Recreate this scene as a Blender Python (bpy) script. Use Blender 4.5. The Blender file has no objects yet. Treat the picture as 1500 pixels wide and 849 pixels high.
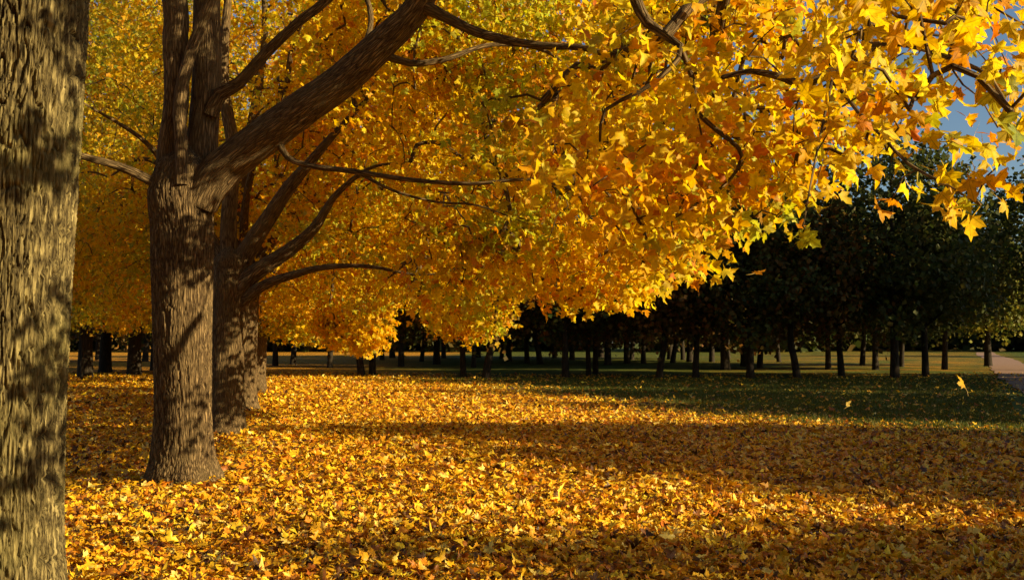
import bpy, math, random
import numpy as np
from mathutils import Vector

random.seed(7)
rng = np.random.default_rng(11)
SC = bpy.context.scene
COL = SC.collection

# ------------------------------------------------------------------ camera model
CAM_H, FPX, HORIZON = 1.6, 1458.0, 500.0       # photograph is 1500 x 849 px
PITCH = math.atan((HORIZON - 424.5) / FPX)


def W(px, py, depth):
    """world point seen at pixel (px, py) of the photograph, 'depth' metres ahead"""
    return np.array([(px - 750.0) * depth / FPX, depth, CAM_H + (HORIZON - py) * depth / FPX])


def PX(p):
    y = np.maximum(p[..., 1], 0.05)
    return 750.0 + p[..., 0] * FPX / y, HORIZON - (p[..., 2] - CAM_H) * FPX / y


SUN_EL = math.radians(19.0)
SUN_H = np.array([0.94, -0.34]); SUN_H = SUN_H / np.linalg.norm(SUN_H)
SUN = np.array([SUN_H[0] * math.cos(SUN_EL), SUN_H[1] * math.cos(SUN_EL), math.sin(SUN_EL)])

# ------------------------------------------------------------------ noise


def _hash(ix, iy, iz, seed):
    h = (ix.astype(np.int64) * 374761393 + iy.astype(np.int64) * 668265263 +
         iz.astype(np.int64) * 2147483647 + seed * 1274126177) & 0xFFFFFFFF
    h = ((h ^ (h >> 13)) * 1274126177) & 0xFFFFFFFF
    h = ((h ^ (h >> 16)) * 2246822519) & 0xFFFFFFFF
    return ((h ^ (h >> 15)) & 0xFFFF) / 65535.0


def vnoise(x, y, z, seed=0):
    x = np.asarray(x, float); y = np.asarray(y, float) + 0 * x; z = np.asarray(z, float) + 0 * x
    ix, iy, iz = np.floor(x), np.floor(y), np.floor(z)
    fx, fy, fz = x - ix, y - iy, z - iz
    ix, iy, iz = ix.astype(np.int64), iy.astype(np.int64), iz.astype(np.int64)
    sx, sy, sz = (f * f * f * (f * (f * 6 - 15) + 10) for f in (fx, fy, fz))
    def c(a, b, d): return _hash(ix + a, iy + b, iz + d, seed)
    x00 = c(0, 0, 0) * (1 - sx) + c(1, 0, 0) * sx
    x10 = c(0, 1, 0) * (1 - sx) + c(1, 1, 0) * sx
    x01 = c(0, 0, 1) * (1 - sx) + c(1, 0, 1) * sx
    x11 = c(0, 1, 1) * (1 - sx) + c(1, 1, 1) * sx
    y0 = x00 * (1 - sy) + x10 * sy
    y1 = x01 * (1 - sy) + x11 * sy
    return (y0 * (1 - sz) + y1 * sz) * 2 - 1


def sstep(a, b, x):
    t = np.clip((x - a) / (b - a), 0, 1)
    return t * t * (3 - 2 * t)


def ground_z(x, y):
    x = np.asarray(x, float); y = np.asarray(y, float)
    z = 0.05 * vnoise(x * 0.16, y * 0.16, 0.5, 3) + 0.022 * vnoise(x * 0.7, y * 0.7, 2.5, 4)
    for bx, by in ((-2.76, 5.5), (-3.74, 11.4), (-4.97, 17.3), (-6.28, 23.3)):
        z = z + 0.05 * np.exp(-((x - bx) ** 2 + (y - by) ** 2) / .5)
    return z


def litter_density(x, y):
    """1 = thick leaf litter, 0 = bare grass"""
    x = np.asarray(x, float); y = np.asarray(y, float)
    b = np.interp(y, [-100, 11, 14, 17, 20, 23, 31, 39, 46, 60], [40, 30, 12.5, 8.5, 5.2, 3.4, 0.6, -2.5, -4.5, -8])
    b = b + 1.6 * vnoise(x * 0.25, y * 0.25, 7.7, 9)
    return 1 - sstep(-3.2, 4.2, x - b)


# ------------------------------------------------------------------ materials
def new_mat(name):
    m = bpy.data.materials.new(name); m.use_nodes = True
    nt = m.node_tree; nt.nodes.clear()
    out = nt.nodes.new('ShaderNodeOutputMaterial')
    return m, nt, out


def N(nt, t, **kw):
    n = nt.nodes.new(t)
    for k, v in kw.items():
        if k in n.inputs.keys():
            n.inputs[k].default_value = v
        else:
            setattr(n, k, v)
    return n


def leaf_material(name, translucent=0.45, rough=0.55, spec=0.25, tmul=(1.0, 1.0, 1.0), veins=False):
    m, nt, out = new_mat(name)
    at = N(nt, 'ShaderNodeAttribute', attribute_name='leafcol')
    tc = N(nt, 'ShaderNodeTexCoord')
    no = N(nt, 'ShaderNodeTexNoise', Scale=38.0, Detail=2.0)
    nt.links.new(tc.outputs['Object'], no.inputs['Vector'])
    mr = N(nt, 'ShaderNodeMapRange')
    mr.inputs['From Min'].default_value = 0.3; mr.inputs['From Max'].default_value = 0.7
    mr.inputs['To Min'].default_value = 0.78; mr.inputs['To Max'].default_value = 1.12
    nt.links.new(no.outputs['Fac'], mr.inputs['Value'])
    mul = N(nt, 'ShaderNodeVectorMath', operation='SCALE')
    nt.links.new(at.outputs['Color'], mul.inputs[0]); nt.links.new(mr.outputs['Result'], mul.inputs['Scale'])
    if veins:
        uv = N(nt, 'ShaderNodeAttribute', attribute_name='leafpos')
        sx = N(nt, 'ShaderNodeSeparateXYZ'); nt.links.new(uv.outputs['Vector'], sx.inputs[0])
        def M(op, a, b=None):
            n = N(nt, 'ShaderNodeMath', operation=op)
            for i, q in enumerate((a, b)):
                if q is None: continue
                if isinstance(q, (int, float)): n.inputs[i].default_value = q
                else: nt.links.new(q, n.inputs[i])
            return n.outputs[0]
        ax = M('ABSOLUTE', sx.outputs[0]); yy = M('SUBTRACT', sx.outputs[1], .04)
        ang = M('ARCTAN2', ax, yy); rad = M('SQRT', M('ADD', M('MULTIPLY', ax, ax), M('MULTIPLY', yy, yy)))
        best = None
        for a in (0.0, 1.13, 1.95):
            dv = M('MULTIPLY', M('ABSOLUTE', M('SUBTRACT', ang, a)), rad)
            best = dv if best is None else M('MINIMUM', best, dv)
        vr = N(nt, 'ShaderNodeMapRange'); vr.inputs['From Min'].default_value = .008; vr.inputs['From Max'].default_value = .03
        vr.inputs['To Min'].default_value = .62; vr.inputs['To Max'].default_value = 1.0
        nt.links.new(best, vr.inputs['Value'])
        # brown spots and scorched rims
        sp = N(nt, 'ShaderNodeTexNoise', Scale=90.0, Detail=2.0); nt.links.new(tc.outputs['Object'], sp.inputs['Vector'])
        sr = N(nt, 'ShaderNodeMapRange'); sr.inputs['From Min'].default_value = .66; sr.inputs['From Max'].default_value = .72
        sr.inputs['To Min'].default_value = 1.0; sr.inputs['To Max'].default_value = .45
        nt.links.new(sp.outputs['Fac'], sr.inputs['Value'])
        m2 = N(nt, 'ShaderNodeVectorMath', operation='SCALE'); nt.links.new(mul.outputs[0], m2.inputs[0])
        nt.links.new(M('MULTIPLY', vr.outputs[0], sr.outputs[0]), m2.inputs['Scale']); mul = m2
    pb = N(nt, 'ShaderNodeBsdfPrincipled', Roughness=rough)
    pb.inputs['Specular IOR Level'].default_value = spec
    nt.links.new(mul.outputs[0], pb.inputs['Base Color'])
    tm = N(nt, 'ShaderNodeVectorMath', operation='MULTIPLY'); tm.inputs[1].default_value = tmul
    nt.links.new(mul.outputs[0], tm.inputs[0])
    tr = N(nt, 'ShaderNodeBsdfTranslucent')
    nt.links.new(tm.outputs[0], tr.inputs['Color'])
    mx = N(nt, 'ShaderNodeMixShader', Fac=translucent)
    nt.links.new(pb.outputs[0], mx.inputs[1]); nt.links.new(tr.outputs[0], mx.inputs[2])
    nt.links.new(mx.outputs[0], out.inputs['Surface'])
    return m


def bark_material(name, c_dark, c_mid, c_light, scale=24.0, bump=0.6, moss=None):
    m, nt, out = new_mat(name)
    at = N(nt, 'ShaderNodeAttribute', attribute_name='barkpos')
    mp = N(nt, 'ShaderNodeMapping'); mp.inputs['Scale'].default_value = (scale, scale, scale * 0.12)
    nt.links.new(at.outputs['Vector'], mp.inputs['Vector'])
    nz = N(nt, 'ShaderNodeTexNoise', Scale=0.9, Detail=3.0)
    nt.links.new(mp.outputs[0], nz.inputs['Vector'])
    ad = N(nt, 'ShaderNodeVectorMath', operation='MULTIPLY_ADD')
    ad.inputs[1].default_value = (1.1, 1.1, 1.1)
    nt.links.new(nz.outputs['Color'], ad.inputs[0]); nt.links.new(mp.outputs[0], ad.inputs[2])
    vo = N(nt, 'ShaderNodeTexVoronoi', feature='DISTANCE_TO_EDGE', Scale=1.0)
    nt.links.new(ad.outputs[0], vo.inputs['Vector'])
    fine = N(nt, 'ShaderNodeTexNoise', Scale=3.5, Detail=5.0, Roughness=0.65)
    nt.links.new(mp.outputs[0], fine.inputs['Vector'])
    big = N(nt, 'ShaderNodeTexNoise', Scale=2.2, Detail=3.0)
    nt.links.new(at.outputs['Vector'], big.inputs['Vector'])
    ra = N(nt, 'ShaderNodeValToRGB')
    e = ra.color_ramp.elements
    e[0].position = 0.0; e[0].color = (*c_dark, 1)
    e[1].position = 0.42; e[1].color = (*c_light, 1)
    k = e.new(0.14); k.color = (*c_mid, 1)
    sm = N(nt, 'ShaderNodeMath', operation='MULTIPLY_ADD'); sm.inputs[1].default_value = 0.35; sm.inputs[2].default_value = -0.16
    nt.links.new(fine.outputs['Fac'], sm.inputs[0])
    s2 = N(nt, 'ShaderNodeMath', operation='ADD')
    nt.links.new(vo.outputs['Distance'], s2.inputs[0]); nt.links.new(sm.outputs[0], s2.inputs[1])
    nt.links.new(s2.outputs[0], ra.inputs['Fac'])
    mixc = N(nt, 'ShaderNodeMix', data_type='RGBA')
    mixc.inputs[7].default_value = (*(moss or c_mid), 1)
    mrm = N(nt, 'ShaderNodeMapRange')
    mrm.inputs['From Min'].default_value = 0.42; mrm.inputs['From Max'].default_value = 0.68; mrm.inputs['To Max'].default_value = 0.6
    nt.links.new(big.outputs['Fac'], mrm.inputs['Value']); nt.links.new(mrm.outputs[0], mixc.inputs[0])
    nt.links.new(ra.outputs['Color'], mixc.inputs[6])
    pb = N(nt, 'ShaderNodeBsdfPrincipled', Roughness=0.9)
    pb.inputs['Specular IOR Level'].default_value = 0.15
    nt.links.new(mixc.outputs[2], pb.inputs['Base Color'])
    mn = N(nt, 'ShaderNodeMath', operation='MINIMUM'); mn.inputs[1].default_value = 0.3
    nt.links.new(s2.outputs[0], mn.inputs[0])
    bp = N(nt, 'ShaderNodeBump', Strength=bump, Distance=0.06)
    nt.links.new(mn.outputs[0], bp.inputs['Height'])
    nt.links.new(bp.outputs[0], pb.inputs['Normal'])
    nt.links.new(pb.outputs[0], out.inputs['Surface'])
    return m


M_GOLD = leaf_material('golden_maple_leaf', 0.56, tmul=(1.13, 1.1, 0.8))
M_NEAR = leaf_material('near_golden_maple_leaf', 0.55, tmul=(1.13, 1.1, 0.8), veins=True)
M_FALLEN = leaf_material('fallen_maple_leaf', 0.16, rough=0.5, spec=0.4)
M_DARK = leaf_material('green_tree_leaf', 0.35, rough=0.6, spec=0.2)
M_GRASS = leaf_material('grass_blade', 0.3, rough=0.6, spec=0.2)
M_BARK0 = bark_material('grey_green_bark', (0.035, 0.025, 0.011), (0.14, 0.105, 0.042), (0.29, 0.23, 0.095), 44, 0.8, (0.18, 0.15, 0.05))
M_BARK = bark_material('brown_maple_bark', (0.035, 0.02, 0.009), (0.135, 0.088, 0.04), (0.26, 0.175, 0.082), 40, 0.9, (0.15, 0.104, 0.046))
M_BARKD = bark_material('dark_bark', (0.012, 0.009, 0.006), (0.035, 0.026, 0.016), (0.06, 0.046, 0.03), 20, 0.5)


# ------------------------------------------------------------------ mesh helpers
def link(o, parent=None):
    COL.objects.link(o)
    if parent is not None:
        o.parent = parent
    return o


def mesh_obj(name, verts, faces_flat, loop_sizes, mat, parent=None, smooth=False, attrs=()):
    me = bpy.data.meshes.new(name)
    verts = np.ascontiguousarray(verts, np.float32)
    faces_flat = np.ascontiguousarray(faces_flat, np.int32)
    loop_sizes = np.ascontiguousarray(loop_sizes, np.int32)
    me.vertices.add(len(verts)); me.vertices.foreach_set('co', verts.ravel())
    me.loops.add(len(faces_flat)); me.loops.foreach_set('vertex_index', faces_flat)
    me.polygons.add(len(loop_sizes))
    st = np.zeros(len(loop_sizes), np.int32); st[1:] = np.cumsum(loop_sizes)[:-1]
    me.polygons.foreach_set('loop_start', st)
    if smooth:
        me.polygons.foreach_set('use_smooth', np.ones(len(loop_sizes), bool))
    for (an, typ, dom, data, key) in attrs:
        a = me.attributes.new(an, typ, dom)
        a.data.foreach_set(key, np.ascontiguousarray(data, np.float32).ravel())
    me.update(calc_edges=True)
    me.materials.append(mat)
    return link(bpy.data.objects.new(name, me), parent)


def thing(name, label, cat, loc=(0, 0, 0), group=None):
    o = bpy.data.objects.new(name, None); COL.objects.link(o)
    o.location = loc; o.empty_display_size = 0.3
    o['label'] = label; o['category'] = cat
    if group: o['group'] = group
    return o


def tag(o, label=None, cat=None, group=None, kind=None):
    if label: o['label'] = label
    if cat: o['category'] = cat
    if group: o['group'] = group
    if kind: o['kind'] = kind
    return o


class Tubes:
    """collects swept tubes, with bark coordinates, into one mesh"""
    def __init__(s): s.v, s.f, s.a, s.n = [], [], [], 0

    def add(s, pts, rad, sides=8, bark=None, cap=True):
        pts = np.asarray(pts, float); rad = np.asarray(rad, float)
        n = len(pts)
        t = np.gradient(pts, axis=0); t /= np.linalg.norm(t, axis=1)[:, None] + 1e-9
        ref = np.array([0.0, 1.0, 0.0]) if abs(t[0, 1]) < 0.8 else np.array([1.0, 0, 0])
        u = ref - t[0] * (ref @ t[0]); u /= np.linalg.norm(u)
        ln = 0.0
        ang = np.arange(sides) * 2 * math.pi / sides
        ca, sa = np.cos(ang)[:, None], np.sin(ang)[:, None]
        off = random.random() * 20
        for i in range(n):
            u = u - t[i] * (u @ t[i]); u /= np.linalg.norm(u) + 1e-9
            w = np.cross(t[i], u)
            if i: ln += np.linalg.norm(pts[i] - pts[i - 1])
            r = rad[i]
            dirs = ca * u + sa * w
            rr = r
            if bark is not None:
                rr = bark(ang, ln, r)[:, None]
            s.v.append(pts[i] + dirs * rr)
            s.a.append(np.hstack([ca * r, sa * r, np.full((sides, 1), ln + off)]))
        b = s.n
        k = np.arange(sides); k2 = (k + 1) % sides
        for i in range(n - 1):
            s.f.append(np.stack([b + i * sides + k, b + i * sides + k2, b + (i + 1) * sides + k2, b + (i + 1) * sides + k], 1))
        s.n += n * sides
        if cap:
            s.v.append(pts[-1:] + t[-1] * rad[-1]); s.a.append(np.array([[0, 0, ln + off]]))
            top = s.n; s.n += 1
            base = b + (n - 1) * sides
            s.f.append(np.stack([base + k, base + k2, np.full(sides, top), np.full(sides, top)], 1))

    def build(s, name, mat, parent=None, origin=(0, 0, 0)):
        v = np.vstack(s.v) - np.asarray(origin); a = np.vstack(s.a); f = np.vstack(s.f)
        tri = f[:, 2] == f[:, 3]
        flat = np.concatenate([f[~tri].ravel(), f[tri][:, :3].ravel()])
        sizes = np.concatenate([np.full((~tri).sum(), 4), np.full(tri.sum(), 3)])
        return mesh_obj(name, v, flat, sizes, mat, parent, True, [('barkpos', 'FLOAT_VECTOR', 'POINT', a, 'vector')])


def spline(ctrl, rad, step):
    """Catmull-Rom through control points, with radii"""
    ctrl = np.asarray(ctrl, float); rad = np.asarray(rad, float)
    P = np.vstack([2 * ctrl[0] - ctrl[1], ctrl, 2 * ctrl[-1] - ctrl[-2]])
    out, ro = [], []
    for i in range(1, len(P) - 2):
        L = np.linalg.norm(P[i + 1] - P[i]); n = max(2, int(L / step))
        for k in range(n):
            t = k / n
            out.append(0.5 * (2 * P[i] + (P[i + 1] - P[i - 1]) * t + (2 * P[i - 1] - 5 * P[i] + 4 * P[i + 1] - P[i + 2]) * t * t +
                              (3 * P[i] - P[i - 1] - 3 * P[i + 1] + P[i + 2]) * t ** 3))
            ro.append(rad[i - 1] * (1 - t) + rad[i] * t)
    out.append(ctrl[-1]); ro.append(rad[-1])
    return np.array(out), np.array(ro)


# ------------------------------------------------------------------ leaf templates
def mirror(half, centre):
    half = np.array(half, float)
    left = half[1:-1][::-1] * np.array([-1, 1])
    ring = np.vstack([half, left])
    v = np.vstack([[centre], ring]); n = len(ring)
    tris = np.array([[0, 1 + i, 1 + (i + 1) % n] for i in range(n)])
    return np.hstack([v, np.zeros((n + 1, 1))]), tris


LEAF_FINE = mirror([(0, 0), (.12, -.03), (.36, -.12), (.33, .06), (.50, .13), (.70, .36), (.53, .38), (.46, .48), (.25, .44),
                    (.25, .60), (.33, .74), (.15, .82), (0, 1.06)], (0, .28))
_v, _t = LEAF_FINE
LEAF_STALK = (np.vstack([_v, [[-.016, .01, 0], [.016, .01, 0], [.05, -.42, .1], [.03, -.75, .3]]]),
              np.vstack([_t, np.array([[0, 1, 2], [0, 2, 3]])[:, [0, 1, 2]] + len(_v)]))
LEAF_MID = mirror([(0, 0), (.36, -.1), (.42, .12), (.68, .36), (.25, .44), (.29, .73), (0, 1.04)], (0, .28))
LEAF_FAR = mirror([(0, 0), (.62, .25), (.3, .5), (0, 1.02)], (0, .28))
LEAF_QUAD = (np.array([(0, 0, 0), (.5, .4, .06), (0, 1, 0), (-.5, .4, .06)], float), np.array([[0, 1, 2], [0, 2, 3]]))


def frames(axis, normal):
    y = axis / (np.linalg.norm(axis, axis=1)[:, None] + 1e-9)
    z = normal - y * np.sum(normal * y, 1)[:, None]; z /= np.linalg.norm(z, axis=1)[:, None] + 1e-9
    x = np.cross(y, z)
    return x, y, z


def leaves_mesh(name, tmpl, pos, axis, normal, size, col, mat, parent=None, curl=0.25, origin=None, rg=rng, narrow=0.82):
    tv, tt = tmpl
    n, nv = len(pos), len(tv)
    x, y, z = frames(axis, normal)
    fold = rg.normal(0.10, 0.35, n)[:, None] * curl * 2
    bend = rg.normal(0.25, 0.5, n)[:, None] * curl * 2
    wid = rg.uniform(narrow, 1.15, n)[:, None]; bend2 = rg.normal(0.15, 0.45, n)[:, None] * curl * 2
    lx = tv[None, :, 0] * wid; ly = np.repeat(tv[None, :, 1], n, 0)
    lz = tv[None, :, 2] + fold * np.abs(lx) - bend * (ly - 0.3) ** 2 - bend2 * lx * lx + rg.normal(0, 0.06, (n, nv)) * curl * 2
    s = size[:, None]
    V = pos[:, None, :] + (lx * s)[..., None] * x[:, None, :] + (ly * s)[..., None] * y[:, None, :] + (lz * s)[..., None] * z[:, None, :]
    V = V.reshape(-1, 3)
    if origin is not None: V = V - np.asarray(origin)
    F = (tt[None] + (np.arange(n) * nv)[:, None, None]).reshape(-1)
    C = np.repeat(np.hstack([col, np.ones((n, 1))]), len(tt), 0)
    return mesh_obj(name, V, F, np.full(n * len(tt), 3), mat, parent, False, [('leafcol', 'FLOAT_COLOR', 'FACE', C, 'color')] + ([('leafpos', 'FLOAT_VECTOR', 'POINT', np.tile(tv, (n, 1)), 'vector')] if mat is M_NEAR else []))


def palette(n, cols, weights, var=0.15, rg=rng):
    cols = np.array(cols, float); w = np.array(weights, float); w /= w.sum()
    i = rg.choice(len(cols), n, p=w)
    c = cols[i] * rg.uniform(1 - var, 1 + var, (n, 1)) * rg.uniform(1 - var * 0.4, 1 + var * 0.4, (n, 3))
    return np.clip(c, 0.003, 0.9)


GOLD = ([(.84, .57, .014), (.86, .66, .03), (.80, .45, .012), (.70, .48, .025), (.64, .25, .01), (.46, .42, .035)], [5, 4, 3, 1.4, 1, .9])
OLIVE = ([(.60, .38, .015), (.48, .35, .025), (.33, .28, .03), (.54, .27, .012)], [4, 3, 2, 2])
LEMON = ([(.82, .53, .016), (.80, .58, .03), (.76, .40, .013), (.56, .44, .03), (.42, .38, .035)], [5, 3, 2.5, 1.5, 1])
FALLEN = ([(.84, .47, .02), (.80, .37, .016), (.62, .22, .013), (.28, .10, .013), (.86, .62, .14), (.10, .042, .01), (.86, .57, .03), (.42, .12, .012)],
          [5.5, 4.5, 2.4, 1.9, 1.6, 1.5, 2.6, .5])


# ------------------------------------------------------------------ where golden foliage may hang, seen from the photograph's spot
LOW_X = [60, 115, 225, 330, 390, 470, 510, 540, 556, 566, 600, 625, 645, 690, 732, 750, 800, 860, 925, 965, 1030, 1050, 1100, 1150, 1200, 1250, 1300, 1380, 1520]
LOW_Y = [440, 490, 498, 470, 500, 506, 516, 522, 505, 462, 458, 462, 490, 502, 480, 446, 444, 452, 440, 426, 394, 352, 326, 316, 290, 245, 232, 228, 225]


def sun_on(p, axis_xy, halfwidth):
    """height at which the shade of point p meets an upright axis, where it comes close enough (else 99)"""
    q = p[:, :2] - np.asarray(axis_xy)
    t = q @ SUN_H
    lat = np.abs(q[:, 0] * SUN_H[1] - q[:, 1] * SUN_H[0])
    z = p[:, 2] - t * math.tan(SUN_EL)
    return np.where((lat < halfwidth) & (t > 0.2), z, 99.0)


def allowed(p, tree_y):
    """clusters kept: open interior under each canopy, silhouette of the drooping skirt"""
    px, py = PX(p); d = p[:, 1]
    s = FPX / np.maximum(d, 0.5)
    ok = py + np.where(d > 9, .42, .28) * s < np.interp(px, LOW_X, LOW_Y)
    ok |= (px < -150) | (px > 1700) | (py < -250)
    infr = (px > -60) & (px < 1560) & (py > -60)
    near_lim = np.interp(py, [-60, 0, 110, 150, 300, 450], [900, 900, 890, 800, 800, 1200])
    ok &= ~(infr & (d < 9.0) & (px < near_lim))
    mid_lim = np.interp(py, [-60, 110, 150, 250, 400, 520], [880, 880, 690, 640, 600, 620])
    ok &= ~(infr & (d >= 9.0) & (d < 14.2) & (px < mid_lim))
    ok &= ~(infr & (d >= 14.2) & (d < 19) & (px < np.interp(py, [0, 140, 200, 400, 430, 480], [440, 460, 575, 600, 540, 520])))
    ok &= ~(infr & (d >= 19) & (d < 22.5) & (px < 400))
    ok &= ~(infr & (px > 1235) & (d > 7.5))
    ok &= ~(infr & (px > 1235) & (rng.uniform(0, 1, len(p)) < .9))
    h = rng.uniform(0, 1, len(p))
    for (axy, hw, zm, pr) in (((-3.74, 11.4), .75, 2.35, .97), ((-3.74, 11.4), .75, 3.3, .55), ((-2.75, 5.5), .7, 2.4, .85), ((-2.75, 5.5), .7, 3.4, .1), ((-4.97, 17.3), .7, 1.4, .8), ((-6.28, 23.3), .7, 2.2, .9)):
        ok &= ~((sun_on(p, axy, hw) < zm) & (h < pr))
    # the low sun reaches the leaves left of the trunks in bands
    t = p[:, 2] / math.tan(SUN_EL); sx = p[:, 0] - SUN_H[0] * t; sy = p[:, 1] - SUN_H[1] * t
    ok &= ~((sx < -4.2) & (sx > -10) & (sy > 8) & (sy < 27) & (vnoise(sy * .9, 0.3, 0.7, 91) > -.15) & (rng.uniform(0, 1, len(p)) < .5))
    ok &= np.linalg.norm(p - np.array([0, 0, 1.6]), axis=1) > 3.2
    ok &= ~((d < 3.0) & (p[:, 0] > -1.5) & (p[:, 0] < 3) & (p[:, 2] < 3.6))
    return ok


def umbrella_points(c, R, n, rg, zlow0=6.6, zskirt=2.1, zcrown=6.5, htop=8.0):
    """random points in an umbrella-shaped crown: bare inside, thick skirt"""
    th = rg.uniform(0, 2 * math.pi, n); r = R * np.sqrt(rg.uniform(0.02, 1, n))
    r *= 1 + 0.10 * vnoise(np.cos(th) * 2 + c[0], np.sin(th) * 2 + c[1], 0.3, 21)
    q = np.clip(r / R, 0, 1)
    zl = zlow0 + (zskirt - zlow0) * q ** 1.6
    zt = zcrown + htop * np.sqrt(np.clip(1 - q * q, 0, 1))
    u = rg.uniform(0, 1, n)
    u = np.where(rg.uniform(0, 1, n) < 0.55, u ** 2.2, u)
    z = zl + (zt - zl) * u
    P = np.stack([c[0] + r * np.cos(th), c[1] + r * np.sin(th), z], 1)
    cl = vnoise(P[:, 0] * .85, P[:, 1] * .85, P[:, 2] * 1.1, 57) + .5 * vnoise(P[:, 0] * 2, P[:, 1] * 2, P[:, 2] * 2.4, 58)
    return P[rg.uniform(0, 1, n) < np.clip(.62 + 1.5 * cl, .05, 1)]


def grow(limbs, targets, rg, base_r=0.0042):
    """attach every target to the nearest branch; returns polylines with radii per limb index"""
    pos, lim, par = [], [], []
    for li, (pts, rad, use) in enumerate(limbs):
        for p, r in zip(pts, rad):
            if use(p): pos.append(p); lim.append(li); par.append(-1)
    n0 = len(pos); cap = n0 + len(targets) * 16 + 50
    A = np.zeros((cap, 3)); A[:n0] = pos
    lim = lim + [0] * (cap - n0); par = par + [-1] * (cap - n0)
    dmin = np.array([np.min(np.sum((A[:n0] - t) ** 2, 1)) for t in targets])
    n = n0; chains = []
    for ti in np.argsort(dmin):
        t = targets[ti]
        dd = A[:n] - t
        cost = np.sqrt(np.sum(dd ** 2, 1)) + 0.25 * np.maximum(-dd[:, 2] - 0.5, 0)
        j = int(np.argmin(cost)); a = A[j]; L = np.linalg.norm(t - a)
        k = int(min(14, max(2, math.ceil(L / 0.32))))
        jit = rg.normal(0, 0.045, (k, 3)) * L; jit[-1] = 0
        chain = [j]; prev = j
        for q in range(1, k + 1):
            f = q / k
            p = a + (t - a) * f + jit[q - 1] * 0.6
            p[2] += 0.16 * L * math.sin(math.pi * f)
            A[n] = p; lim[n] = lim[j]; par[n] = prev; chain.append(n); prev = n; n += 1
        chains.append(chain)
    cnt = np.zeros(n)
    for ch in chains: cnt[ch[-1]] += 1
    for i in range(n - 1, n0 - 1, -1):
        if par[i] >= 0: cnt[par[i]] += cnt[i]
    R = np.clip(base_r * np.maximum(cnt, 1) ** 0.46, 0.003, 0.06)
    out = []
    for ch in chains:
        r = R[ch].copy(); r[0] = min(r[0], r[1] * 1.15)
        out.append((lim[ch[0]], A[ch], r))
    return out


def bark_fn(depth, seed, freq=38.0, zf=0.12):
    def f(ang, ln, r):
        x, y = np.cos(ang) * max(r, 0.06) * freq, np.sin(ang) * max(r, 0.12) * freq
        wx = 0.8 * vnoise(x * 0.5, y * 0.5, ln * freq * zf * 0.9, seed + 5)
        n1 = vnoise(x + wx, y - wx, ln * freq * zf, seed)
        n2 = vnoise(x * 2.1, y * 2.1 + wx, ln * freq * zf * 2.3, seed + 1)
        n3 = vnoise(x * 5, y * 5, ln * freq * 1.6, seed + 2)
        g = sstep(0.02, 0.2, np.abs(n1)) * (0.5 + 0.5 * sstep(0.02, 0.22, np.abs(n2))) + 0.16 * n3 + 0.14 * vnoise(x * 9, y * 9, ln * freq * 3.5, seed + 4)
        x = x + .5 * vnoise(ln * .8, 0.0, 0.0, seed + 8)
        root = .22 * math.exp(-max(ln - .1, 0) / .22) * vnoise(np.cos(ang) * 1.9 + 4, np.sin(ang) * 1.9, ln * .4, seed + 9)
        lump = root + 0.05 * vnoise(np.cos(ang) * 1.4, np.sin(ang) * 1.4, ln * 1.1, seed + 7)
        return r * (1 + lump) + depth * (g - 0.7)
    return f


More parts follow.
